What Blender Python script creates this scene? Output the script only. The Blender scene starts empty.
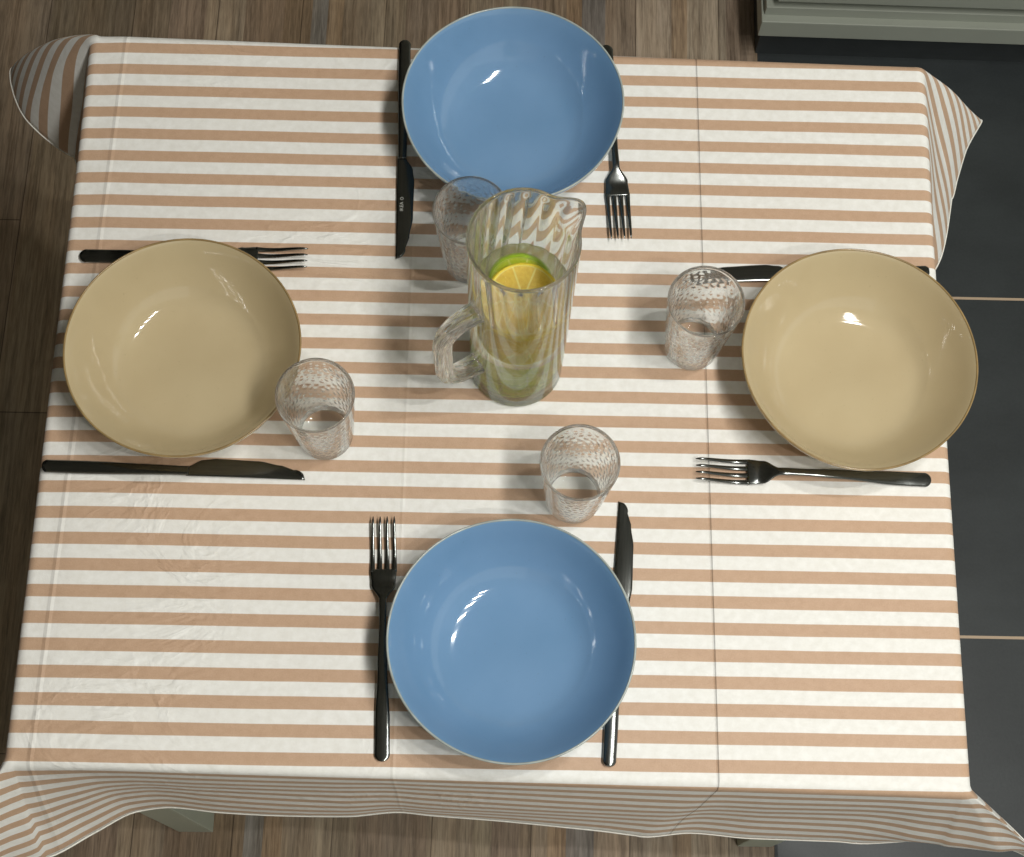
import bpy, bmesh, math, random
from mathutils import Vector, Matrix
import numpy as np
PI = math.pi
C = bpy.context.scene
COL = C.collection
T = 0.75                      # height of the cloth surface above the floor

# ------------------------------------------------------------------ camera
cam_yaw, cam_pitch, cam_roll = -0.046041, 0.330058, 0.063551
cam_y, cam_h, cam_f = -0.808534, 1.322824, 1600.0
cd = bpy.data.cameras.new('camera'); cam = bpy.data.objects.new('camera', cd); COL.objects.link(cam)
R = (Matrix.Rotation(cam_yaw, 4, 'Z') @ Matrix.Rotation(cam_pitch, 4, 'X') @ Matrix.Rotation(cam_roll, 4, 'Z'))
cam.matrix_world = Matrix.Translation((0, cam_y, T + cam_h)) @ R
cd.sensor_fit = 'HORIZONTAL'; cd.sensor_width = 36.0; cd.lens = cam_f / 1024 * 36.0
cd.clip_start = 0.05; cd.clip_end = 50
C.camera = cam

# ------------------------------------------------------------------ world, lights, exposure
w = bpy.data.worlds.new('room_light'); C.world = w; w.use_nodes = True
bg = w.node_tree.nodes['Background']; bg.inputs[0].default_value = (0.97, 1.0, 0.95, 1); bg.inputs[1].default_value = 0.56
C.view_settings.view_transform = 'Standard'; C.view_settings.look = 'None'
C.view_settings.gamma = 1.0; C.view_settings.use_curve_mapping = False
C.view_settings.exposure = 0.06
C.cycles.max_bounces = 20; C.cycles.transmission_bounces = 18; C.cycles.transparent_max_bounces = 32; C.cycles.glossy_bounces = 6
for k in range(5):            # the ceiling lamp: five short bars in a row
    ld = bpy.data.lights.new('ceiling_lamp_bar', 'AREA'); ld.shape = 'RECTANGLE'
    ld.size = 0.18; ld.size_y = 0.026; ld.energy = 8.2; ld.color = (1.0, 0.985, 0.95)
    lo = bpy.data.objects.new('ceiling_lamp_bar', ld); COL.objects.link(lo)
    lo.location = (0.64, -1.32 + k * 0.26, T + 2.1)
    lo['kind'] = 'structure'

# ------------------------------------------------------------------ helpers
def s2l(c):
    return tuple(((x / 255) / 12.92 if x / 255 <= 0.04045 else ((x / 255 + 0.055) / 1.055) ** 2.4) for x in c) + (1.0,)

class NT:
    """small node-tree builder"""
    def __init__(s, name):
        s.m = bpy.data.materials.new(name); s.m.use_nodes = True; s.t = s.m.node_tree
        s.b = s.t.nodes['Principled BSDF']; s.out = s.t.nodes['Material Output']
    def n(s, typ, **kw):
        o = s.t.nodes.new(typ)
        for k, v in kw.items(): setattr(o, k, v)
        return o
    def l(s, a, b): s.t.links.new(a, b)
    def put(s, sock, v):
        if hasattr(v, 'is_output') or isinstance(v, bpy.types.NodeSocket): s.l(v, sock)
        else: sock.default_value = v
    def math(s, op, a, b=0.0, c=0.0, clamp=False):
        o = s.n('ShaderNodeMath', operation=op, use_clamp=clamp)
        s.put(o.inputs[0], a); s.put(o.inputs[1], b); s.put(o.inputs[2], c); return o.outputs[0]
    def mix(s, f, a, b, mode='MIX'):
        o = s.n('ShaderNodeMix', data_type='RGBA', blend_type=mode)
        s.put(o.inputs[0], f); s.put(o.inputs[6], a); s.put(o.inputs[7], b); return o.outputs[2]
    def noise(s, vec, scale, detail=3, rough=0.5, dist=0):
        o = s.n('ShaderNodeTexNoise'); o.inputs['Scale'].default_value = scale
        o.inputs['Detail'].default_value = detail; o.inputs['Roughness'].default_value = rough
        o.inputs['Distortion'].default_value = dist
        if vec is not None: s.l(vec, o.inputs['Vector'])
        return o.outputs[0]
    def ramp(s, f, stops, interp='LINEAR'):
        o = s.n('ShaderNodeValToRGB'); e = o.color_ramp; e.interpolation = interp
        while len(e.elements) < len(stops): e.elements.new(1.0)
        for el, (p, c) in zip(e.elements, stops):
            el.position = p; el.color = c if len(c) == 4 else tuple(c) + (1,)
        s.l(f, o.inputs[0]); return o.outputs[0]
    def mapping(s, vec, scale=(1, 1, 1), loc=(0, 0, 0), rot=(0, 0, 0)):
        o = s.n('ShaderNodeMapping'); s.l(vec, o.inputs[0])
        o.inputs[1].default_value = loc; o.inputs[2].default_value = rot; o.inputs[3].default_value = scale
        return o.outputs[0]
    def coords(s, kind='Object'): return s.n('ShaderNodeTexCoord').outputs[kind]
    def sep(s, v):
        o = s.n('ShaderNodeSeparateXYZ'); s.l(v, o.inputs[0]); return o.outputs
    def comb(s, x, y, z):
        o = s.n('ShaderNodeCombineXYZ')
        for i, q in enumerate((x, y, z)): s.put(o.inputs[i], q)
        return o.outputs[0]
    def bump(s, h, strength, dist, normal=None):
        o = s.n('ShaderNodeBump'); o.inputs['Strength'].default_value = strength
        o.inputs['Distance'].default_value = dist; s.l(h, o.inputs['Height'])
        if normal is not None: s.l(normal, o.inputs['Normal'])
        return o.outputs[0]
    def set(s, **kw):
        for k, v in kw.items(): s.put(s.b.inputs[k.replace('_', ' ')], v)
        return s

def obj(name, bm, mat, parent=None, smooth=True):
    me = bpy.data.meshes.new(name); bm.normal_update(); bm.to_mesh(me); bm.free()
    if smooth:
        for p in me.polygons: p.use_smooth = True
    for m_ in (mat if isinstance(mat, (list, tuple)) else [mat]): me.materials.append(m_)
    o = bpy.data.objects.new(name, me); COL.objects.link(o)
    if parent is not None: o.parent = parent
    return o
def thing(name, label, cat, loc=(0, 0, 0), rot=(0, 0, 0), group=None):
    o = bpy.data.objects.new(name, None); o.empty_display_size = 0.05; COL.objects.link(o)
    o.location = loc; o.rotation_euler = rot; tag(o, label, cat, group); return o
def tag(o, label, cat, group=None):
    o['label'] = label; o['category'] = cat
    if group: o['group'] = group
    return o
def copy_tree(o, parent=None):
    c = o.copy(); COL.objects.link(c)
    if parent is not None: c.parent = parent
    for ch in list(o.children): copy_tree(ch, c)
    return c
def rev(bm, prof, n, fr=None, closed=False):
    """surface of revolution; prof = [(r, z)], fr(i, theta, r, z) -> (r, z)"""
    rings = []
    for i, (r, z) in enumerate(prof):
        if r < 1e-6:
            rings.append([bm.verts.new((0, 0, z))]); continue
        ring = []
        for k in range(n):
            th = 2 * PI * k / n
            rr, zz = fr(i, th, r, z) if fr else (r, z)
            ring.append(bm.verts.new((rr * math.cos(th), rr * math.sin(th), zz)))
        rings.append(ring)
    pairs = list(zip(rings[:-1], rings[1:]))
    if closed: pairs.append((rings[-1], rings[0]))
    for a, b in pairs:
        for k in range(n):
            k2 = (k + 1) % n
            if len(a) == 1 and len(b) == 1: continue
            if len(a) == 1: bm.faces.new((a[0], b[k2], b[k]))
            elif len(b) == 1: bm.faces.new((a[k], a[k2], b[0]))
            else: bm.faces.new((a[k], a[k2], b[k2], b[k]))
def box(bm, x0, x1, y0, y1, z0, z1, bev=0.0, seg=2):
    r = bmesh.ops.create_cube(bm, size=1.0)
    for v in r['verts']:
        v.co = Vector(((x0 + x1) / 2 + v.co.x * (x1 - x0), (y0 + y1) / 2 + v.co.y * (y1 - y0), (z0 + z1) / 2 + v.co.z * (z1 - z0)))
    if bev > 0:
        es = list({e for v in r['verts'] for e in v.link_edges})
        bmesh.ops.bevel(bm, geom=es, offset=bev, segments=seg, affect='EDGES', profile=0.6)
def tube(bm, pts, radii, n=8, close=False, ref=Vector((0, 0, 1)), fr=None, caps=True):
    pts = [Vector(p) for p in pts]; m = len(pts); rings = []
    if not hasattr(radii, '__len__'): radii = [radii] * m
    for i, p in enumerate(pts):
        a = pts[i - 1] if (i > 0 or close) else pts[i]
        b = pts[(i + 1) % m] if (i < m - 1 or close) else pts[i]
        t = (b - a).normalized(); s = t.cross(ref)
        if s.length < 1e-5: s = t.cross(Vector((0, 1, 0)))
        s.normalize(); u = s.cross(t).normalized(); ring = []
        for k in range(n):
            th = 2 * PI * k / n; q = radii[i] * (fr(i, th) if fr else 1.0)
            ring.append(bm.verts.new(p + (s * math.cos(th) + u * math.sin(th)) * q))
        rings.append(ring)
    for i in range(m if close else m - 1):
        a, b = rings[i], rings[(i + 1) % m]
        for k in range(n): bm.faces.new((a[k], a[(k + 1) % n], b[(k + 1) % n], b[k]))
    if not close and caps:
        bm.faces.new(rings[0][::-1]); bm.faces.new(rings[-1])
def smoothstep(a, b, x):
    t = min(1, max(0, (x - a) / (b - a))); return t * t * (3 - 2 * t)

# ------------------------------------------------------------------ materials
P_STRIPE = 0.0228
def mat_cloth():
    q = NT('striped_table_cloth')
    uv = q.n('ShaderNodeUVMap'); uv.uv_map = 'UVMap'; x, y, _ = q.sep(uv.outputs[0])
    wob = q.math('MULTIPLY', q.math('SUBTRACT', q.noise(uv.outputs[0], 9, 2), 0.5), 0.0012)
    f = q.math('FRACT', q.math('DIVIDE', q.math('SUBTRACT', wob, y), P_STRIPE))
    # tan on 0..0.48 of each repeat
    edge = 0.02
    up = q.math('DIVIDE', q.math('SUBTRACT', 0.48 + edge / 2, f), edge, clamp=True)
    dn = q.math('DIVIDE', f, edge, clamp=True)
    m = q.math('MULTIPLY', up, dn, clamp=True)
    fib = q.noise(q.mapping(uv.outputs[0], (1, 1, 1)), 900, 3, 0.7)
    fib2 = q.noise(uv.outputs[0], 130, 3, 0.6)
    tan = q.ramp(q.math('ADD', q.math('MULTIPLY', fib, 0.6), q.math('MULTIPLY', fib2, 0.4)),
                 [(0.3, s2l((190, 156, 127))), (0.7, s2l((208, 176, 147)))])
    wht = q.ramp(fib2, [(0.3, s2l((236, 234, 226))), (0.7, s2l((247, 246, 240)))])
    col = q.mix(m, wht, tan)
    # creases where the cloth was folded: three long ones along v and a few faint across
    def line(coord, at, width, skew=0.0, other=None):
        d = q.math('ABSOLUTE', q.math('SUBTRACT', q.math('SUBTRACT', coord, at), q.math('MULTIPLY', other, skew) if skew else 0.0))
        return q.math('SUBTRACT', 1.0, q.math('DIVIDE', d, width), clamp=True)
    # soft waviness, wrinkles, fibre
    wr = q.noise(q.mapping(uv.outputs[0], (9, 5, 1)), 1.0, 2, 0.5, 0.6)
    ridg = q.math('ABSOLUTE', q.math('SUBTRACT', q.noise(q.mapping(uv.outputs[0], (7, 9, 1), (3.1, 1.7, 0), (0, 0, 0.5)), 1.6, 4, 0.55, 0.9), 0.5))
    ridg = q.math('SUBTRACT', 1.0, q.math('MULTIPLY', ridg, 14.0), clamp=True)
    mask = q.math('MULTIPLY', q.math('SUBTRACT', q.noise(uv.outputs[0], 4.5, 1), 0.42), 4.0, clamp=True)
    left = q.math('DIVIDE', q.math('SUBTRACT', 0.12, x), 0.25, clamp=True)
    mask = q.math('MULTIPLY', q.math('MULTIPLY', mask, q.math('GREATER_THAN', x, -0.385)), q.math('ADD', q.math('MULTIPLY', left, 0.85), 0.12))
    n0 = q.bump(wr, 0.35, 0.004)
    n1 = q.bump(q.math('MULTIPLY', ridg, mask), 0.8, 0.0016, n0)
    cr = q.math('ADD', line(x, -0.3505, 0.0030, 0.025, y), q.math('MULTIPLY', line(x, -0.072, 0.0022), 0.5))
    cr = q.math('ADD', cr, q.math('MULTIPLY', line(y, -0.353, 0.0022), 0.25))
    n2 = q.bump(cr, 0.9, 0.0008, n1)
    cv = q.math('MULTIPLY', line(x, 0.1905, 0.0012, -0.004, y), -1.0)
    n3 = q.bump(cv, 1.0, 0.0012, n2)
    n4 = q.bump(q.math('ADD', fib, q.math('MULTIPLY', fib2, 1.5)), 0.25, 0.0005, n3)
    q.set(Base_Color=col, Roughness=0.52, Normal=n4)
    q.b.inputs['Specular IOR Level'].default_value = 0.35
    q.b.inputs['Sheen Weight'].default_value = 0.05
    return q.m
def mat_simple(name, rgb, rough=0.5, metal=0.0, spec=0.5, var=0.0, scale=30, bump=0.0):
    q = NT(name); c = s2l(rgb)
    if var:
        v = q.noise(q.coords(), scale, 3)
        a = tuple(max(0, x * (1 - var)) for x in c[:3]) + (1,); b = tuple(min(1, x * (1 + var)) for x in c[:3]) + (1,)
        q.set(Base_Color=q.ramp(v, [(0.3, a), (0.7, b)]))
        if bump: q.set(Normal=q.bump(v, 0.3, bump))
    else: q.set(Base_Color=c)
    q.set(Roughness=rough, Metallic=metal); q.b.inputs['Specular IOR Level'].default_value = spec
    return q.m
def mat_glaze(name, rgb, rgb2):
    q = NT(name); co = q.coords()
    x, y, z = q.sep(co)
    n = q.noise(co, 14, 3, 0.5); sp = q.noise(co, 420, 2, 0.6)
    col = q.ramp(n, [(0.3, s2l(rgb)), (0.7, s2l(rgb2))])
    col = q.mix(q.math('MULTIPLY', q.math('GREATER_THAN', sp, 0.72), 0.15), col, s2l((90, 80, 60)))
    q.set(Base_Color=col, Roughness=0.07, Normal=q.bump(q.noise(co, 45, 2), 0.05, 0.001))
    q.b.inputs['Coat Weight'].default_value = 0.4; q.b.inputs['Coat Roughness'].default_value = 0.02
    return q.m
def mat_steel():
    q = NT('dark_polished_steel'); co = q.coords()
    st = q.noise(q.mapping(co, (6, 220, 220)), 3, 3, 0.6)
    q.set(Base_Color=q.ramp(st, [(0.2, s2l((98, 101, 100))), (0.8, s2l((118, 120, 116)))]), Metallic=1.0,
          Roughness=q.math('ADD', 0.13, q.math('MULTIPLY', st, 0.08)))
    return q.m
def mat_glass(name, tint, ior=1.5, clear=0.0):
    """pressed glass: part of the light goes straight through the thin wall, the rest bends"""
    q = NT(name)
    q.set(Base_Color=tint, Roughness=0.0, IOR=ior)
    q.b.inputs['Transmission Weight'].default_value = 1.0
    if clear:
        tr = q.n('ShaderNodeBsdfTransparent'); tr.inputs[0].default_value = tint
        mx = q.n('ShaderNodeMixShader'); mx.inputs[0].default_value = clear
        q.l(q.b.outputs[0], mx.inputs[1]); q.l(tr.outputs[0], mx.inputs[2]); q.l(mx.outputs[0], q.out.inputs[0])
    return q
def mat_floor():
    q = NT('wood_floor'); co = q.coords('Object'); x, y, z = q.sep(co)
    xs = q.math('SUBTRACT', x, q.math('MULTIPLY', y, 0.017))
    strips = [(-.95, (100, 88, 74)), (-.676, (94, 83, 66)), (-.582, (84, 74, 60)), (-.50, (100, 86, 74)), (-.445, (116, 104, 88)),
              (-.39, (94, 78, 62)), (-.33, (90, 74, 54)), (-.288, (94, 94, 92)), (-.262, (116, 97, 74)), (-.24, (104, 92, 76)),
              (-.20, (118, 108, 92)), (-.15, (112, 98, 84)), (-.06, (124, 112, 96)), (.0, (132, 122, 104)), (.024, (112, 98, 86)), (.06, (120, 106, 90)),
              (.09, (120, 100, 78)), (.115, (92, 92, 94)), (.152, (126, 112, 98)), (.20, (134, 122, 108)), (.25, (124, 106, 86)), (.272, (136, 126, 112)), (.335, (118, 104, 92)), (.375, (96, 84, 70))]
    X0, X1 = -1.0, 0.5
    g = 1.9
    sc = lambda c: tuple(min(0.9, v * g) for v in s2l(c)[:3]) + (1,)
    col = q.ramp(q.math('DIVIDE', q.math('SUBTRACT', xs, X0), X1 - X0), [((a - X0) / (X1 - X0), sc(c)) for a, c in strips], 'CONSTANT')
    col = q.mix(0.4, col, sc((104, 95, 84)))
    # blocks of other boards along the length (cells in x and y)
    cell = q.n('ShaderNodeTexBrick'); cell.offset = 0.37; cell.offset_frequency = 2; cell.squash = 1.0
    q.l(q.mapping(q.comb(y, xs, 0.0), (1, 1, 1), (0.09, 0.05, 0)), cell.inputs['Vector'])
    cell.inputs['Scale'].default_value = 1.0; cell.inputs['Mortar Size'].default_value = 0.0009
    cell.inputs['Mortar Smooth'].default_value = 0.3; cell.inputs['Brick Width'].default_value = 0.46; cell.inputs['Row Height'].default_value = 0.125
    cell.inputs['Color1'].default_value = (0.72, 0.7, 0.66, 1); cell.inputs['Color2'].default_value = (1.18, 1.14, 1.08, 1); cell.inputs['Mortar'].default_value = (0.3, 0.27, 0.24, 1)
    col = q.mix(0.85, col, cell.outputs['Color'], 'MULTIPLY')
    g1 = q.noise(q.mapping(co, (170, 7, 1)), 1.0, 6, 0.72, 0.4)
    g2 = q.noise(q.mapping(co, (60, 3.5, 1)), 1.0, 4, 0.65, 1.2)
    g3 = q.noise(q.mapping(co, (500, 40, 1)), 1.0, 3, 0.6)
    gr = q.math('ADD', q.math('ADD', q.math('MULTIPLY', g1, 0.5), q.math('MULTIPLY', g2, 0.35)), q.math('MULTIPLY', g3, 0.25))
    col = q.mix(0.9, col, q.ramp(gr, [(0.38, (0.34, 0.31, 0.28)), (0.5, (0.85, 0.83, 0.80)), (0.64, (1.5, 1.5, 1.48))]), 'MULTIPLY')
    hue = q.ramp(q.noise(q.mapping(co, (22, 3, 1), (4, 2, 0)), 1.0, 3, 0.6), [(0.35, (1.05, 0.98, 0.93)), (0.55, (1, .99, .99)), (0.72, (0.96, 0.98, 1.04))])
    col = q.mix(0.8, col, hue, 'MULTIPLY')
    # seams between the narrow strips
    q.set(Base_Color=col, Roughness=q.math('ADD', 0.42, q.math('MULTIPLY', g2, 0.2)), Normal=q.bump(gr, 0.4, 0.001))
    q.b.inputs['Specular IOR Level'].default_value = 0.3
    return q.m
def mat_tile():
    q = NT('slate_floor_tile'); co = q.coords('Object'); x, y, z = q.sep(co)
    fy = q.math('FRACT', q.math('DIVIDE', q.math('SUBTRACT', y, 0.1095), 0.4865))
    dy = q.math('MULTIPLY', q.math('MINIMUM', fy, q.math('SUBTRACT', 1.0, fy)), 0.4865)
    fx = q.math('FRACT', q.math('DIVIDE', q.math('SUBTRACT', x, 0.860), 0.4865))
    dx = q.math('MULTIPLY', q.math('MINIMUM', fx, q.math('SUBTRACT', 1.0, fx)), 0.4865)
    d = q.math('MINIMUM', dy, dx)
    grout = q.math('LESS_THAN', d, 0.0019)
    n = q.noise(q.mapping(co, (5, 9, 1)), 1.0, 5, 0.6); f = q.noise(co, 260, 3, 0.6)
    base = q.ramp(q.math('ADD', q.math('MULTIPLY', n, 0.75), q.math('MULTIPLY', f, 0.25)), [(0.3, s2l((42, 46, 47))), (0.7, s2l((61, 66, 67)))])
    col = q.mix(grout, base, s2l((196, 172, 145)))
    q.set(Base_Color=col, Roughness=0.42, Normal=q.bump(f, 0.15, 0.0005))
    q.b.inputs['Specular IOR Level'].default_value = 0.5
    return q.m

M_CLOTH = mat_cloth()
M_HEM = mat_simple('white_hem_thread', (238, 236, 226), 0.6, var=0.05, scale=300)
M_BLUE = mat_glaze('blue_glaze', (111, 149, 184), (121, 157, 192))
M_BEIGE = mat_glaze('beige_glaze', (191, 174, 138), (199, 183, 147))
M_RIMB = mat_simple('pale_rim_glaze', (168, 176, 170), 0.2, var=0.2, scale=60)
M_RIMG = mat_simple('ochre_rim_glaze', (150, 126, 84), 0.2, var=0.25, scale=60)
M_STEEL = mat_steel()
M_ENGR = mat_simple('etched_mark', (190, 190, 180), 0.5, var=0.1)
M_GLASS = mat_glass('clear_glass', (0.985, 0.992, 0.982, 1), 1.5, 0.12).m
M_JUG = mat_glass('jug_glass', (0.985, 0.992, 0.965, 1), 1.5, 0.12).m
M_WATER = mat_glass('water', (0.985, 0.995, 0.90, 1), 1.33, 0.38).m
M_FLOOR = mat_floor(); M_TILE = mat_tile()
M_LEG = mat_simple('grey_green_paint', (172, 178, 162), 0.45, var=0.03, scale=12)
M_CAB = mat_simple('sage_grey_paint', (158, 162, 150), 0.4, var=0.03, scale=8)
M_CABD = mat_simple('dark_plinth', (48, 52, 53), 0.6, var=0.1)

# ------------------------------------------------------------------ floor
bm = bmesh.new()
def quad(bm, x0, x1, y0, y1, z, mi):
    vs = [bm.verts.new((a, b, z)) for a, b in ((x0, y0), (x1, y0), (x1, y1), (x0, y1))]
    f = bm.faces.new(vs); f.material_index = mi
XB = 0.384
vs = [bm.verts.new(p) for p in ((-3, -3, 0), (XB - .05, -3, 0), (XB + .034, 2, 0), (-3, 2, 0), (3, -3, 0), (3, 2, 0))]
bm.faces.new((vs[0], vs[1], vs[2], vs[3])).material_index = 0
bm.faces.new((vs[1], vs[4], vs[5], vs[2])).material_index = 1
fl = obj('floor', bm, [M_FLOOR, M_TILE], smooth=False); fl['kind'] = 'structure'
M_WALL = mat_simple('plain_wall_paint', (205, 200, 188), 0.8, var=0.02, scale=3)
bm = bmesh.new(); box(bm, -3, 3, -3, 2, 2.90, 3.0); o = obj('ceiling', bm, M_WALL, smooth=False); o['kind'] = 'structure'
bm = bmesh.new(); box(bm, -1.25, -1.15, -3, 2, 0.0, 2.90); o = obj('shade_wall_left', bm, mat_simple('dark_shade_wall_paint', (48, 45, 41), 0.8, var=0.03, scale=3), smooth=False); o['kind'] = 'structure'  # unseen wall, added close and dark to keep the left floor in shade
bm = bmesh.new(); box(bm, -1.15, 3, 1.9, 2.0, 0.0, 2.90); o = obj('shade_wall_back', bm, M_WALL, smooth=False); o['kind'] = 'structure'  # unseen wall added at the far end to cut ambient light on the floor
bm = bmesh.new(); box(bm, -1.15, -0.35, -2.4, -2.3, 0.0, 2.90); o = obj('shade_wall_front', bm, M_WALL, smooth=False); o['kind'] = 'structure'  # unseen partial wall, added to block world light from the front left
# thin dark joint strip where boards meet the tiles
bm = bmesh.new(); 
vs = [bm.verts.new(p) for p in ((XB - .052, -3, .001), (XB - .048, -3, .001), (XB + .036, 2, .001), (XB + .032, 2, .001))]
bm.faces.new(vs); ex = bmesh.ops.extrude_face_region(bm, geom=bm.faces[:])
for v in ex['geom']:
    if isinstance(v, bmesh.types.BMVert): v.co.z = -0.004
o = obj('trim_1', bm, M_CABD, smooth=False); o['kind'] = 'structure'

# ------------------------------------------------------------------ kitchen unit at top right
cab = thing('kitchen_cabinet', 'sage grey kitchen cabinet base with stepped skirting on the dark tiles', 'cabinet', (0.375, 0.4715, 0), (0, 0, -0.012))
bm = bmesh.new(); box(bm, 0.012, 1.6, 0.03, 0.6, 0.0, 0.10); obj('plinth', bm, M_CABD, cab, False)
bm = bmesh.new()               # stepped lower rail
box(bm, 0.0, 1.6, 0.0, 0.6, 0.092, 0.128, 0.0015)
obj('bottom_rail', bm, M_CAB, cab, False)
bm = bmesh.new(); box(bm, 0.004, 1.6, 0.012, 0.6, 0.128, 0.146, 0.001); obj('rail_step', bm, M_CAB, cab, False)
bm = bmesh.new(); box(bm, 0.012, 1.6, 0.030, 0.6, 0.146, 0.62, 0.001); obj('body', bm, M_CAB, cab, False)
bm = bmesh.new(); box(bm, 0.016, 0.60, 0.008, 0.029, 0.166, 0.60, 0.002)
obj('door', bm, M_CAB, cab, False)
bm = bmesh.new(); box(bm, 0.604, 1.2, 0.008, 0.029, 0.166, 0.60, 0.002)
obj('door', bm, M_CAB, cab, False)
bm = bmesh.new(); box(bm, -0.01, 1.6, -0.0, 0.6, 0.62, 0.65, 0.002); obj('worktop', bm, M_CAB, cab, False)

# ------------------------------------------------------------------ tablecloth
TLc, TRc, BRc, BLc = (-.3765, .0245), (.4000, .0105), (.3925, -.6565), (-.3800, -.6445)
Df, Dr, Db, Dl = .215, .185, .19, .185
KEYS = [  # perimeter parameter, lean x, lean y per unit of drop
 (0.00, -.08, -.30), (0.04, -.04, -.175), (0.08, -.01, -.07), (0.12, .0, -.045), (0.18, 0, -.06), (0.25, 0, -.065), (0.33, 0, -.06), (0.395, .0, -.035),
 (0.43, 0, -.045), (0.51, 0, -.06), (0.63, 0, -.09), (0.69, -.05, -.105), (0.725, -.12, -.11), (0.76, -.05, -.085), (0.82, 0, -.10), (0.91, .02, -.10), (0.97, .08, -.045),
 (1.00, .14, -.02), (1.12, .46, -.10), (1.25, .72, -.28), (1.38, .42, .0), (1.50, .14, .18), (1.62, .06, .10), (1.85, .02, 0), (2.10, .05, 0),
 (2.24, .06, -.06), (2.40, .33, -.27), (2.50, .42, -.33), (2.55, .47, -.17), (2.62, .55, .06), (2.75, .66, .28), (2.88, .30, .30), (3.00, -.12, .16), (3.15, -.05, .07), (3.5, 0, .04), (3.85, .05, .06),
 (4.00, .14, .12), (4.12, -.48, .52), (4.25, -.90, .42), (4.38, -.72, .04), (4.50, -.30, -.20), (4.60, -.16, -.15), (4.75, -.03, -.02), (5.0, -.03, 0), (5.3, -.05, .06),
 (5.50, -.14, .12), (5.62, -.42, -.30), (5.75, -.72, -.76), (5.88, -.43, -.53), (5.95, -.24, -.40)]
def lean(Tp):
    Tp %= 6.0; n = len(KEYS)
    for i in range(n):
        a = KEYS[i]; b = KEYS[(i + 1) % n]; tb = b[0] if i < n - 1 else 6.0
        if a[0] <= Tp <= tb:
            p = KEYS[i - 1]; tp = p[0] if i > 0 else p[0] - 6
            q = KEYS[(i + 2) % n]; tq = q[0] + (6 if i + 2 >= n else 0)
            h = tb - a[0]; u = (Tp - a[0]) / h; out = []
            for c in (1, 2):
                d1 = (b[c] - a[c]) / h; d0 = (a[c] - p[c]) / (a[0] - tp); d2 = (q[c] - b[c]) / (tq - tb)
                m0 = 0 if d0 * d1 <= 0 else 2 * d0 * d1 / (d0 + d1)
                m1 = 0 if d1 * d2 <= 0 else 2 * d1 * d2 / (d1 + d2)
                out.append((2*u**3 - 3*u**2 + 1) * a[c] + (u**3 - 2*u**2 + u) * h * m0 + (-2*u**3 + 3*u**2) * b[c] + (u**3 - u**2) * h * m1)
            return out
    return [0, 0]
def CURL(tp, r): return (1 - smoothstep(1.10, 1.24, tp)) * (0.17 * smoothstep(.91, 1.02, tp) - 0.40 * smoothstep(.93, 1.02, tp) * smoothstep(.14, .18, r))
def top_z(x, y):
    # the cloth sinks a hair towards the fold at the left and is never dead flat
    z = 0.0
    z -= 0.0016 * smoothstep(-.348, -.376, x)
    z += 0.0005 * math.sin(x * 17 + 1.3) * math.sin(y * 13 + .4) * 0.5
    return T + z
def lerp2(a, b, t): return (a[0] + (b[0] - a[0]) * t, a[1] + (b[1] - a[1]) * t)
def bil(s, t): return lerp2(lerp2(BLc, BRc, s), lerp2(TLc, TRc, s), t)
NX, NY, NC, NR = 150, 130, 56, 46
bm = bmesh.new(); uvl = bm.loops.layers.uv.new('UVMap')
UVD = {}
def nv(co, uv):
    v = bm.verts.new(co); UVD[v] = uv; return v
G = [[None] * (NX + 1) for _ in range(NY + 1)]
for j in range(NY + 1):
    for i in range(NX + 1):
        x, y = bil(i / NX, j / NY); G[j][i] = nv((x, y, top_z(x, y)), (x, y))
faces = []
for j in range(NY):
    for i in range(NX): faces.append((G[j][i], G[j][i + 1], G[j + 1][i + 1], G[j + 1][i]))
per = []   # (param, base vertex, normal angle, reach)
def reach(ang, da, db, pw=4.5):   # ang 0 = first side, 90 = second
    c, s = abs(math.cos(ang)), abs(math.sin(ang)); return ((c / da) ** pw + (s / db) ** pw) ** (-1 / pw)
for i in range(NX + 1): per.append((i / NX, G[0][i], -90, Df))
for k in range(1, NC): per.append((1 + .5 * k / NC, G[0][NX], -90 + 90 * k / NC, reach(PI / 2 * k / NC, Df, Dr)))
for j in range(NY + 1): per.append((1.5 + j / NY, G[j][NX], 0, Dr))
for k in range(1, NC): per.append((2.5 + .5 * k / NC, G[NY][NX], 90 * k / NC, reach(PI / 2 * k / NC, Dr, Db)))
for i in range(NX, -1, -1): per.append((3 + (NX - i) / NX, G[NY][i], 90, Db))
for k in range(1, NC): per.append((4 + .5 * k / NC, G[NY][0], 90 + 90 * k / NC, reach(PI / 2 * k / NC, Db, Dl)))
for j in range(NY, -1, -1): per.append((4.5 + (NY - j) / NY, G[j][0], 180, Dl))
for k in range(1, NC): per.append((5.5 + .5 * k / NC, G[0][0], 180 + 90 * k / NC, reach(PI / 2 * k / NC, Dl, Df)))
cols = []
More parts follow.
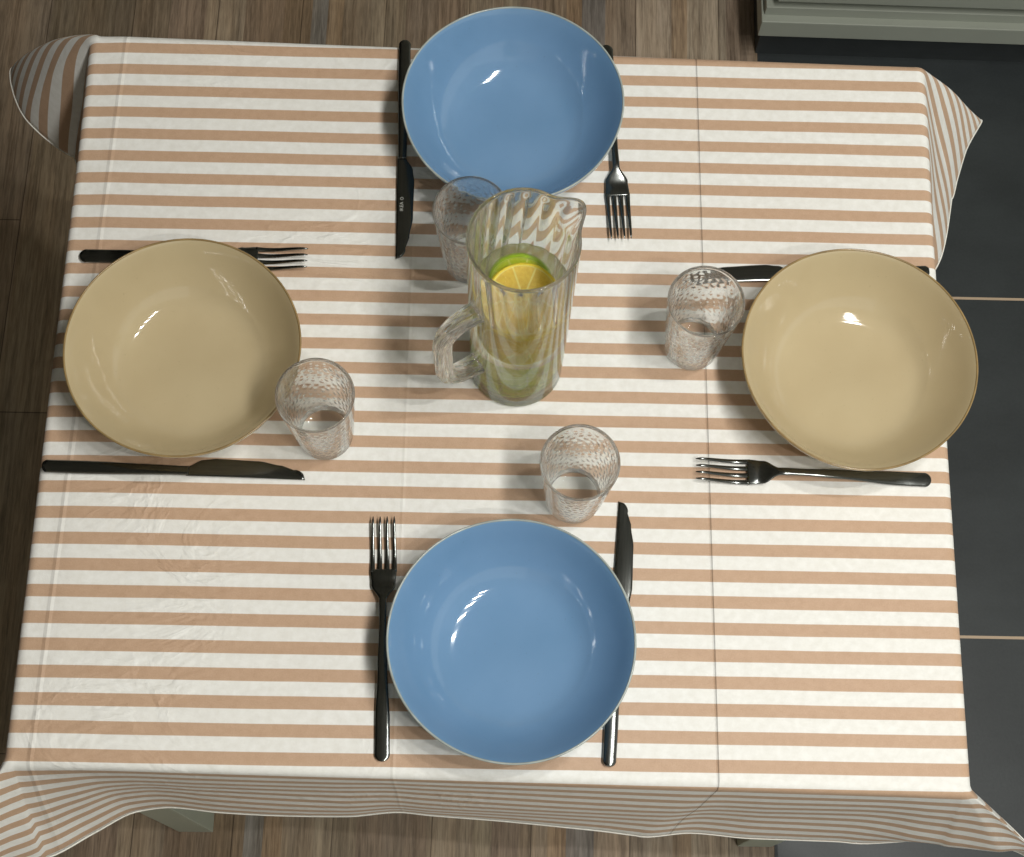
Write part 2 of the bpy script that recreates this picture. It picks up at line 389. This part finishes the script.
for (tp, base, ang, D) in per:
    a = math.radians(ang); n = Vector((math.cos(a), math.sin(a), 0)); lx, ly = lean(tp); ox, oy = UVD[base]
    p = base.co.copy(); col = [base]; r0 = 0.0
    steps = [D * ((m / NR) ** 1.55) for m in range(1, NR + 1)]
    for r in steps:
        sub = 3
        for q_ in range(sub):
            rm = r0 + (r - r0) * (q_ + .5) / sub
            droop = 1.0 + (0.08 + 0.24 * smoothstep(0.0, 0.45, -lx)) * (0.09 - rm) / 0.09 * smoothstep(.2, .8, abs(lx) + abs(ly))
            rip = 0.05 * math.sin(rm * 38 + tp * 9) * smoothstep(0.02, 0.1, rm)
            cu = CURL(tp, rm); rip += cu
            e = Vector((lx * droop + n.x * rip, ly * droop + n.y * rip, -1)).normalized()
            kk = smoothstep(-0.002, 0.0155, rm)
            th = kk * n.angle(e) if n.angle(e) > 1e-4 else 0
            axis = n.cross(e).normalized()
            d = Matrix.Rotation(th, 3, axis) @ n
            p = p + d * ((r - r0) / sub)
        r0 = r
        col.append(nv(p.copy(), (ox + n.x * r, oy + n.y * r)))
    cols.append(col)
m = len(cols)
for i in range(m):
    a, b = cols[i], cols[(i + 1) % m]
    for k in range(NR):
        if a[k] is b[k]: faces.append((a[k], a[k + 1], b[k + 1]))
        else: faces.append((a[k], a[k + 1], b[k + 1], b[k]))
hem_pts = [c[-1].co.copy() for c in cols]
for f in faces:
    try: bf = bm.faces.new(f)
    except ValueError: continue
    for lp in bf.loops: lp[uvl].uv = UVD[lp.vert]
bmesh.ops.recalc_face_normals(bm, faces=bm.faces[:])
if sum(f.normal.z for f in list(bm.faces)[:50]) < 0: bmesh.ops.reverse_faces(bm, faces=bm.faces[:])
cloth = obj('tablecloth', bm, M_CLOTH)
tag(cloth, 'tan and white striped cloth spread over the whole table with flared corners', 'tablecloth')
sd = cloth.modifiers.new('thickness', 'SOLIDIFY'); sd.thickness = 0.0007; sd.offset = -1
bm = bmesh.new(); tube(bm, hem_pts, 0.0009, 6, close=True)
obj('hem', bm, M_HEM, cloth)['label'] = 'thin white stitched edge'

# ------------------------------------------------------------------ table under the cloth
tab = thing('dining_table', 'rectangular table with grey green square legs, hidden under the striped cloth', 'table', (0.008, -0.318, 0))
def loc_(p, dx, dy): return Vector((p[0] + dx - 0.008, p[1] + dy + 0.318, 0))
ins = 0.003
cs = [loc_(BLc, ins, ins), loc_(BRc, -ins, ins), loc_(TRc, -ins, -ins), loc_(TLc, ins, -ins)]
bm = bmesh.new(); lo_ = [bm.verts.new((c.x, c.y, T - .034)) for c in cs]; hi = [bm.verts.new((c.x, c.y, T - .0035)) for c in cs]
bm.faces.new(lo_[::-1]); bm.faces.new(hi)
for k in range(4): bm.faces.new((lo_[k], lo_[(k + 1) % 4], hi[(k + 1) % 4], hi[k]))
bmesh.ops.bevel(bm, geom=bm.edges[:], offset=0.0015, segments=2, affect='EDGES')
obj('table_top', bm, M_LEG, tab, False)
for (x0, y0) in ((-.379, -.643), (.324, -.650), (-.372, -.032), (.345, -.040)):
    bm = bmesh.new(); box(bm, x0 - .008, x0 + .036, y0 + .318, y0 + .362, 0.0, T - .034, 0.0015); obj('leg', bm, M_LEG, tab, False)
for (x0, x1, y0, y1) in ((-.335, .324, -.634, -.616), (-.328, .345, -.016, .002)):
    bm = bmesh.new(); box(bm, x0 - .008, x1 - .008, y0 + .318, y1 + .318, T - .094, T - .034, 0.001); obj('apron_rail', bm, M_LEG, tab, False)
for x0 in (-.366, .352):
    bm = bmesh.new(); box(bm, x0 - .008, x0 + .010, -.599 + .318, -.036 + .318, T - .094, T - .034, 0.001); obj('apron_rail', bm, M_LEG, tab, False)

# ------------------------------------------------------------------ bowls
ZC = T + 0.0006
def bowl_profile():
    ins_ = [(0.0, .0085), (.02, .0085), (.036, .0086), (.044, .0091), (.050, .0101), (.055, .0115), (.060, .0136), (.066, .0172), (.073, .0230),
            (.080, .0310), (.086, .0398), (.091, .0488), (.0955, .0578), (.0985, .0628)]
    rim = [(.0995, .0641), (.1004, .0644), (.1011, .0637)]
    out = [(.1006, .0600), (.0980, .0540), (.0935, .0448), (.0875, .0350), (.079, .0245), (.070, .0158), (.060, .0090), (.052, .0056), (.0505, .0030), (.0500, .0), (.0465, .0), (.0455, .0028), (.02, .0032), (0, .0032)]
    return ins_, rim, out
def make_bowl(name, label, cat, mat, rimmat, scale, phase, wob, group, flat=0.0):
    t = thing(name, label, cat, group=group)
    i_, r_, o_ = bowl_profile()
    i_ = [(r + flat * math.exp(-((r - .054) / .018) ** 2) * smoothstep(0, .03, r), z) for r, z in i_]
    def fr(i, th, r, z):
        k = (r / .1) ** 3 * (z / .064)
        dr = wob * (math.sin(2 * th + phase) * .6 + math.sin(3 * th + phase * 2.1) * .4 + .25 * math.sin(5 * th + phase)) * k
        dz = wob * .6 * math.sin(2 * th + phase * 1.7) * k
        return (r + dr) * scale, z + dz
    def fine(pr):
        out = []
        for a, b in zip(pr[:-1], pr[1:]): out += [a, ((a[0] + b[0]) / 2, (a[1] + b[1]) / 2)]
        return out + [pr[-1]]
    bm = bmesh.new(); rev(bm, i_ + r_[:0] + [r_[0]] + [r_[1]] + [r_[2]] + o_, 128, fr)
    bmesh.ops.recalc_face_normals(bm, faces=bm.faces[:])
    b = obj('bowl_body', bm, mat, t)
    ss = b.modifiers.new('smooth', 'SUBSURF'); ss.levels = 1; ss.render_levels = 1
    bm = bmesh.new(); pts = []
    for k in range(160):
        th = 2 * PI * k / 160; r, z = fr(0, th, .1003, .0641); pts.append((r * math.cos(th), r * math.sin(th), z))
    tube(bm, pts, 0.00095, 8, close=True); obj('rim', bm, rimmat, t)
    return t
BOWLS = [('bottom', .0223, -.5519, 'blue glazed bowl in front of the jug, at the near edge of the table', M_BLUE, M_RIMB, .0998, 2.2, .0007),
         ('top', .0162, -.0612, 'blue glazed bowl behind the jug, at the far edge of the table', M_BLUE, M_RIMB, .0998, .4, .0011),
         ('left', -.2619, -.3044, 'beige glazed bowl on the left between fork and knife', M_BEIGE, M_RIMG, .1001, 1.2, .0006),
         ('right', .3173, -.3018, 'beige glazed bowl on the right, reaching to the table edge', M_BEIGE, M_RIMG, .1013, 3.4, .0010)]
for nm, x, y, lab, m1, m2, r, ph, wb in BOWLS:
    t = make_bowl('soup_bowl', lab, 'bowl', m1, m2, r / .1006, ph, wb, 'blue bowls' if m1 is M_BLUE else 'beige bowls', .002 if m1 is M_BLUE else .005)
    kb = (cam_h - .064) / (cam_h - .05)      # rim stands 64 mm high
    t.location = (x * kb, cam_y + (y - cam_y) * kb, ZC); t.scale = (kb, kb, 1.0)

# ------------------------------------------------------------------ cutlery (lies along +X from butt at 0 to tip)
def strip_mesh(bm, secs, nx=9, thick=0.0022, crown=0.0):
    """secs = [(s, y_low, y_high, z)] -> closed lofted bar with a softly rounded section"""
    rings = []
    for (s, y0, y1, z) in secs:
        ring = []; w_ = (y1 - y0) / 2; c = (y0 + y1) / 2; th = min(thick, 2 * w_ * .9)
        for k in range(nx * 2):
            a = 2 * PI * (k + .5) / (nx * 2); ca, sa = math.cos(a), math.sin(a)
            px = math.copysign(abs(ca) ** .55, ca) * w_; pz = math.copysign(abs(sa) ** .8, sa) * th / 2
            ring.append(bm.verts.new((s, c + px, z + pz + th / 2)))
        rings.append(ring)
    n = nx * 2
    for a, b in zip(rings[:-1], rings[1:]):
        for k in range(n): bm.faces.new((a[k], a[(k + 1) % n], b[(k + 1) % n], b[k]))
    bm.faces.new(rings[0][::-1]); bm.faces.new(rings[-1])
def interp(tab, s):
    for a, b in zip(tab[:-1], tab[1:]):
        if a[0] <= s <= b[0]:
            u = (s - a[0]) / (b[0] - a[0]); u = u * u * (3 - 2 * u) if len(a) > 2 and a[2] else u
            return a[1] + (b[1] - a[1]) * u
    return tab[-1][1] if s > tab[-1][0] else tab[0][1]
def cap(s, L, w, rad):      # rounded butt
    if s < rad: return w * math.sqrt(max(0.0, 1 - ((rad - s) / rad) ** 2)) + 0.00015
    return w
def fork_z(s):
    return interp([(0, .0006, 1), (.02, .0010, 1), (.10, .0075, 1), (.128, .0080, 1), (.152, .0026, 1), (.168, .0012, 1), (.2053, .0068, 0)], s)
def make_fork():
    t = thing('fork', '', 'fork')
    bm = bmesh.new(); secs = []
    N = 60; Lh = .134
    for i in range(N + 1):
        s = Lh * (1 - math.cos(PI * i / N)) / 2
        w_ = interp([(0, .0063, 1), (.03, .0062, 1), (.075, .0042, 1), (.115, .0031, 1), (.134, .0034, 1)], s); w_ = cap(s, Lh, w_, .006)
        secs.append((s, -w_, w_, fork_z(s)))
    strip_mesh(bm, secs, thick=.0028); obj('handle', bm, M_STEEL, t)
    bm = bmesh.new(); secs = []
    for i in range(31):
        s = .1325 + (.1600 - .1325) * i / 30
        w_ = interp([(.1325, .0033, 1), (.1465, .0103, 1), (.1600, .0114, 1)], s); secs.append((s, -w_, w_, fork_z(s)))
    strip_mesh(bm, secs, thick=.0022); obj('head', bm, M_STEEL, t)
    for k in range(4):
        yc = (-1.5 + k) * .0062; bm = bmesh.new(); secs = []
        for i in range(25):
            s = .1580 + (.2053 - .1580) * i / 24; u = i / 24
            w_ = .0022 * (1 - u) + .0009 * u
            if u > .93: w_ *= 1 - (u - .93) / .07 * .6
            y_ = yc * (1 - .04 * u * u) + (0.0004 * (k - 1.5)) * 0
            secs.append((s, y_ - w_, y_ + w_, fork_z(s)))
        strip_mesh(bm, secs, nx=6, thick=.0020); obj('tine', bm, M_STEEL, t)
    return t
def make_knife(side):
    t = thing('table_knife', '', 'knife'); L = .226; H = .126
    bm = bmesh.new(); secs = []
    for i in range(61):
        s = H * (1 - math.cos(PI * i / 60)) / 2; w_ = interp([(0, .0056, 1), (.03, .0058, 1), (.126, .0041, 0)], s); w_ = cap(s, H, w_, .005)
        secs.append((s, -w_, w_, .0002 + .0008 * smoothstep(0, H, s)))
    strip_mesh(bm, secs, thick=.0052); obj('handle', bm, M_STEEL, t)
    bm = bmesh.new(); secs = []
    for i in range(61):
        u = i / 60; s = H - .002 + (L - H + .002) * u
        lo = -.0046 + .0006 * u                        # straight back
        hi = interp([(0, .0036, 1), (.14, .0102, 1), (.25, .0116, 1), (.60, .0110, 1), (.80, .0080, 0), (.90, .0045, 0), (1.0, -.0030, 0)], u)
        if u > .90: hi = lo + .0004 + .0086 * math.sqrt(max(0, 1 - ((u - .90) / .10) ** 2))
        y0, y1 = (lo, hi) if side > 0 else (-hi, -lo)
        secs.append((s, y0, y1, .0022 + .0004 * (1 - u) - .0018 * smoothstep(.3, 1, u)))
    strip_mesh(bm, secs, thick=.0016); obj('blade', bm, M_STEEL, t)
    return t
fork0 = make_fork()
# far fork, left fork, near fork, right fork : butt -> tine ends
FORKS = [((.1047, .0295), (.1174, -.1745), 'dark steel fork right of the far blue bowl, tines towards the viewer'),
         ((-.3690, -.2005), (-.1654, -.2001), 'dark steel fork mostly under the far side of the left beige bowl'),
         ((-.0807, -.6471), (-.0874, -.4399), 'dark steel fork left of the near blue bowl, tines pointing away'),
         ((.3849, -.3964), (.1799, -.3915), 'dark steel fork in front of the right beige bowl, handle to the right')]
for i, (a, b, lab) in enumerate(FORKS):
    f = fork0 if i == 0 else copy_tree(fork0)
    ang = math.atan2(b[1] - a[1], b[0] - a[0]); d = math.hypot(b[0] - a[0], b[1] - a[1])
    off = 0.2053 - d                                     # keep the tine ends where they are
    f.location = (b[0] - .2053 * math.cos(ang), b[1] - .2053 * math.sin(ang), ZC); f.rotation_euler = (0, 0, ang)
    tag(f, lab, 'fork', 'forks laid beside the bowls')
KNIVES = [((-.0862, .0297), (-.0827, -.1952), 1, 'dark steel knife left of the far blue bowl, blade towards the viewer'),
          ((-.3827, -.3995), (-.1569, -.4030), 1, 'dark steel knife in front of the left beige bowl, tip to the right'),
          ((.1039, -.6464), (.1170, -.4261), -1, 'steel knife right of the near blue bowl, tip pointing away'),
          ((.3975, -.1985), (.1725, -.2115), -1, 'steel knife under the far side of the right beige bowl, tip behind the glass')]
kn = {}
for i, (a, b, side, lab) in enumerate(KNIVES):
    if side in kn: k_ = copy_tree(kn[side])
    else: k_ = make_knife(side); kn[side] = k_
    ang = math.atan2(b[1] - a[1], b[0] - a[0])
    k_.location = (a[0], a[1], ZC); k_.rotation_euler = (0, 0, ang); tag(k_, lab, 'knife', 'table knives laid beside the bowls')
    if i == 0: far_knife = k_
# etched lettering on the blade of the far knife (reads away from the viewer)
def text_bm(s, size):
    cu = bpy.data.curves.new('lettering', 'FONT'); cu.body = s; cu.size = size; cu.extrude = 0.00004; cu.align_x = 'CENTER'; cu.align_y = 'CENTER'
    to = bpy.data.objects.new('lettering', cu); COL.objects.link(to); dg = bpy.context.evaluated_depsgraph_get(); dg.update()
    me = bpy.data.meshes.new_from_object(to.evaluated_get(dg)); bm_ = bmesh.new(); bm_.from_mesh(me)
    bpy.data.objects.remove(to); bpy.data.curves.remove(cu); bpy.data.meshes.remove(me); return bm_

# ------------------------------------------------------------------ tumblers
def make_tumbler():
    t = thing('glass_tumbler', '', 'glass')
    HG, rb, rt = .102, .0236, .0324
    n = 192; prof = []; kinds = []
    def ro(z): return rb + (rt - rb) * (z / HG) ** .92
    prof += [(0, .0016), (.012, .0012), (.0195, .0004), (.0215, 0.0), (.0228, .0006), (.0236, .0020)]; kinds += [0] * 6
    NZ = 74
    for i in range(NZ + 1):
        z = .0035 + (HG - .0035 - .0012) * i / NZ; prof.append((ro(z), z)); kinds.append(1)
    for k in range(9):
        a = PI * k / 8; prof.append((rt - .0010 + .00105 * math.cos(a), HG - .0009 + .0009 * math.sin(a))); kinds.append(0)
    for i in range(NZ // 2 + 1):
        z = HG - .0015 - (HG - .0015 - .0125) * i / (NZ // 2); prof.append((ro(z) - .0021 - .0006 * (1 - z / HG), z)); kinds.append(2)
    prof += [(.0205, .0098), (.0185, .0084), (.012, .0078), (0, .0078)]; kinds += [0] * 4
    def fr(i, th, r, z):
        if kinds[i] == 1:
            k = smoothstep(.004, .012, z) * (1 - smoothstep(.088, .096, z))
            N = 32; ph = N * th + 1.1 * math.sin(2 * PI * z / .020 + 2 * th)
            colm = math.floor(ph / (2 * PI)); d = .00011 * math.cos(ph)
            d += .00012 * math.cos(2 * PI * z / .0092 + PI * (colm % 2)) * (0.5 - 0.5 * math.cos(ph))
            return r + d * k, z
        return r, z
    bm = bmesh.new(); rev(bm, prof, n, fr); bmesh.ops.recalc_face_normals(bm, faces=bm.faces[:])
    o = obj('glass_body', bm, M_GLASS, t)
    return t
tum0 = make_tumbler()
TUMS = [((-.1409, -.3654), .3, 'glass tumbler standing against the left beige bowl'),
        ((.1793, -.2755), 1.1, 'glass tumbler between the jug and the right beige bowl'),
        ((.0743, -.4181), 2.0, 'glass tumbler between the jug and the near blue bowl'),
        ((-.0185, -.1965), 4.0, 'glass tumbler behind the jug, partly hidden by its rim')]
for i, ((x, y), a, lab) in enumerate(TUMS):
    g = tum0 if i == 0 else copy_tree(tum0); g.location = (x, y, ZC); g.rotation_euler = (0, 0, a)
    tag(g, lab, 'glass', 'patterned glass tumblers')

# ------------------------------------------------------------------ jug
JX, JY, JH = .0237, -.2961, .2554
SP = math.radians(34)
jug = thing('glass_jug', 'tall ribbed clear glass jug of lemon water in the middle of the table', 'jug', (JX, JY, ZC))
def jr(z): return .0405 + (.0428 - .0405) * (z / JH)
def ang_d(a, b): return (a - b + PI) % (2 * PI) - PI
prof = [(0, .002), (.030, .0015), (.036, .0006), (.0380, 0), (.0398, .0010), (.0405, .0030)]; kinds = [0] * 6
NZ = 70
for i in range(NZ + 1):
    z = .005 + (JH - .007) * i / NZ; prof.append((jr(z), z)); kinds.append(1)
for k in range(9):
    a = PI * k / 8; prof.append((jr(JH) - .00145 + .00145 * math.cos(a), JH - .0015 + .0014 * math.sin(a))); kinds.append(3)
for i in range(NZ + 1):
    z = JH - .002 - (JH - .002 - .014) * i / NZ; prof.append((jr(z) - .0029, z)); kinds.append(2)
prof += [(.0345, .0105), (.030, .0092), (.015, .0088), (0, .0088)]; kinds += [0] * 4
def frj(i, th, r, z):
    k = smoothstep(.010, .03, z) * (1 - smoothstep(JH - .012, JH - .002, z))
    d = 0
    if kinds[i] in (1, 2):
        c = math.cos(9 * (th + z * 1.6)); c = (1 - abs(c)) if kinds[i] == 2 else 0.25 * c
        d = (-.0008 if kinds[i] == 2 else .0004) * c * k
    sp = math.exp(-(ang_d(th, SP) / .26) ** 2) * smoothstep(JH - .040, JH, z) ** 1.5
    nk = math.exp(-((abs(ang_d(th, SP)) - .46) / .16) ** 2) * smoothstep(JH - .03, JH, z)
    return r + d + .0108 * sp - .0006 * nk, z + .0025 * sp
bm = bmesh.new(); rev(bm, prof, 264, frj); bmesh.ops.recalc_face_normals(bm, faces=bm.faces[:])
obj('jug_body', bm, M_JUG, jug)
# handle: bent ribbed rod opposite the spout, cut off just inside the wall
ha = SP + PI; hd = Vector((math.cos(ha), math.sin(ha), 0))
ctrl = [(.0405, .171), (.050, .171), (.0615, .168), (.0710, .158), (.0738, .142), (.0738, .118), (.0732, .094), (.0700, .076), (.0600, .0655), (.050, .062), (.0395, .061)]
def crom(P, n):
    out = []
    for i in range(len(P) - 1):
        p0 = P[max(0, i - 1)]; p1 = P[i]; p2 = P[i + 1]; p3 = P[min(len(P) - 1, i + 2)]
        for k in range(n):
            u = k / n
            out.append(tuple(.5 * (2 * p1[c] + (p2[c] - p0[c]) * u + (2 * p0[c] - 5 * p1[c] + 4 * p2[c] - p3[c]) * u * u + (3 * p1[c] - p0[c] - 3 * p2[c] + p3[c]) * u ** 3) for c in range(len(p1))))
    return out + [P[-1]]
hp = crom(ctrl, 8); mlen = len(hp)
pts = [hd * a + Vector((0, 0, b)) for a, b in hp]
rad = [.0074 + .0022 * (abs(i / (mlen - 1) - .5) * 2) ** 3 for i in range(mlen)]
bm = bmesh.new(); tube(bm, pts, rad, 64, ref=hd.cross(Vector((0, 0, 1))), fr=lambda i, th: 1 + .085 * math.cos(8 * (th + i * .018)))
bmesh.ops.recalc_face_normals(bm, faces=bm.faces[:]); obj('handle', bm, M_JUG, jug)

# water: sits 0.15 mm into the wall so that the two media meet
WZ = .168
bm = bmesh.new(); prof = [(0, .0087), (.015, .0087), (.030, .0091), (.0346, .0104)]; k0 = len(prof)
for i in range(50):
    z = .014 + (WZ - .0012 - .014) * i / 49; prof.append((jr(z) - .0029 + .00012, z))
prof += [(jr(WZ) - .0036, WZ - .0003), (jr(WZ) - .0060, WZ), (.02, WZ), (0, WZ)]
def frw(i, th, r, z):
    if i < k0: return r, z
    if r < jr(z) - .005: return r, z
    k = smoothstep(.010, .03, z); c = 1 - abs(math.cos(9 * (th + z * 1.6))); return r - .0008 * c * k, z
rev(bm, prof, 264, frw); bmesh.ops.recalc_face_normals(bm, faces=bm.faces[:])
wat = obj('water', bm, M_WATER); wat.location = (JX, JY, ZC)
tag(wat, 'pale yellow lemon water filling two thirds of the glass jug', 'water')

# citrus slices
def mat_citrus(name, flesh, flesh2, pith):
    q = NT(name); co = q.coords(); x, y, z = q.sep(co)
    r = q.math('SQRT', q.math('ADD', q.math('MULTIPLY', x, x), q.math('MULTIPLY', y, y)))
    a = q.math('ARCTAN2', y, x)
    seg = q.math('ABSOLUTE', q.math('SINE', q.math('MULTIPLY', a, 4.5)))
    lw = q.math('DIVIDE', 0.0007, q.math('ADD', r, 0.0008))
    spoke = q.math('LESS_THAN', seg, q.math('MULTIPLY', lw, 4.0))
    core = q.math('LESS_THAN', r, 0.0022); rim = q.math('GREATER_THAN', r, 0.0228)
    m = q.math('MAXIMUM', q.math('MAXIMUM', spoke, core), rim)
    n = q.noise(co, 500, 3, 0.6)
    col = q.mix(m, q.ramp(n, [(0.3, s2l(flesh)), (0.7, s2l(flesh2))]), s2l(pith))
    q.set(Base_Color=col, Roughness=0.3, Normal=q.bump(n, 0.4, 0.0006))
    q.b.inputs['Subsurface Weight'].default_value = 0.25; q.b.inputs['Subsurface Radius'].default_value = (.006, .006, .002)
    q.b.inputs['Subsurface Scale'].default_value = 0.6
    return q.m
M_LEMF = mat_citrus('lemon_flesh', (216, 176, 36), (232, 200, 70), (238, 222, 130)); M_LEMR = mat_simple('lemon_peel', (240, 214, 60), 0.35, var=0.08, scale=200, bump=.0004)
M_LIMF = mat_citrus('lime_flesh', (196, 212, 48), (212, 226, 84), (232, 238, 150)); M_LIMR = mat_simple('lime_peel', (160, 192, 40), 0.35, var=0.12, scale=200, bump=.0004)
def make_slice(name, fm, rm):
    t = thing(name, '', 'fruit slice')
    bm = bmesh.new(); rev(bm, [(0, .0), (.0235, .0), (.0235, .0052), (0, .0052)], 48); bmesh.ops.recalc_face_normals(bm, faces=bm.faces[:])
    o = obj('flesh', bm, fm, t, False)
    bm = bmesh.new(); rev(bm, [(.0234, -.0001), (.0246, .0), (.0254, .0012), (.0257, .0026), (.0254, .0040), (.0246, .0052), (.0234, .0053)], 48, closed=True)
    bmesh.ops.recalc_face_normals(bm, faces=bm.faces[:]); obj('peel', bm, rm, t)
    return t
lem0 = make_slice('lemon_slice', M_LEMF, M_LEMR); lim0 = make_slice('lime_slice', M_LIMF, M_LIMR)
SL = [(lem0, (.002, -.006, .1565), (math.radians(9), math.radians(-5), .5), 'lemon slice floating at the surface of the jug water', 'fruit slice', 'citrus slices in the jug'),
      (lem0, (.002, -.012, .118), (math.radians(70), 0, .15), 'lemon slice standing upright in the jug just below the floating slice', 'fruit slice', 'citrus slices in the jug'),
      (lim0, (.000, .0165, .1400), (math.radians(48), 0, -.1), 'lime slice leaning on the far wall of the jug, behind the lemon', 'fruit slice', 'citrus slices in the jug'),
      (lim0, (-.006, -.006, .0165), (math.radians(5), math.radians(3), .9), 'lime slice lying on the bottom of the jug', 'fruit slice', 'citrus slices in the jug'),
      (lim0, (.008, .006, .0235), (math.radians(-6), math.radians(5), .2), 'upper lime slice of the two at the bottom of the jug', 'fruit slice', 'citrus slices in the jug')]
seen = set()
for src, p, r, lab, cat, grp in SL:
    o = src if id(src) not in seen else copy_tree(src); seen.add(id(src))
    o.location = (JX + p[0], JY + p[1], ZC + p[2]); o.rotation_euler = r; tag(o, lab, cat, grp)
    if 'floating at' in lab: o.scale = (1.16, 1.16, 1.0)

# etched word on the far knife
bm = text_bm('IKEA', 0.0046)
tube(bm, [(.0082 + .0013 * math.cos(a), .0013 * math.sin(a), 0) for a in [2 * PI * k / 24 for k in range(24)]], .00025, 6, close=True)
o = obj('engraving', bm, M_ENGR, far_knife, False)
o.location = (.1752, .0005, .00402); o.rotation_euler = (0, -0.002, PI); o['label'] = 'small etched lettering'
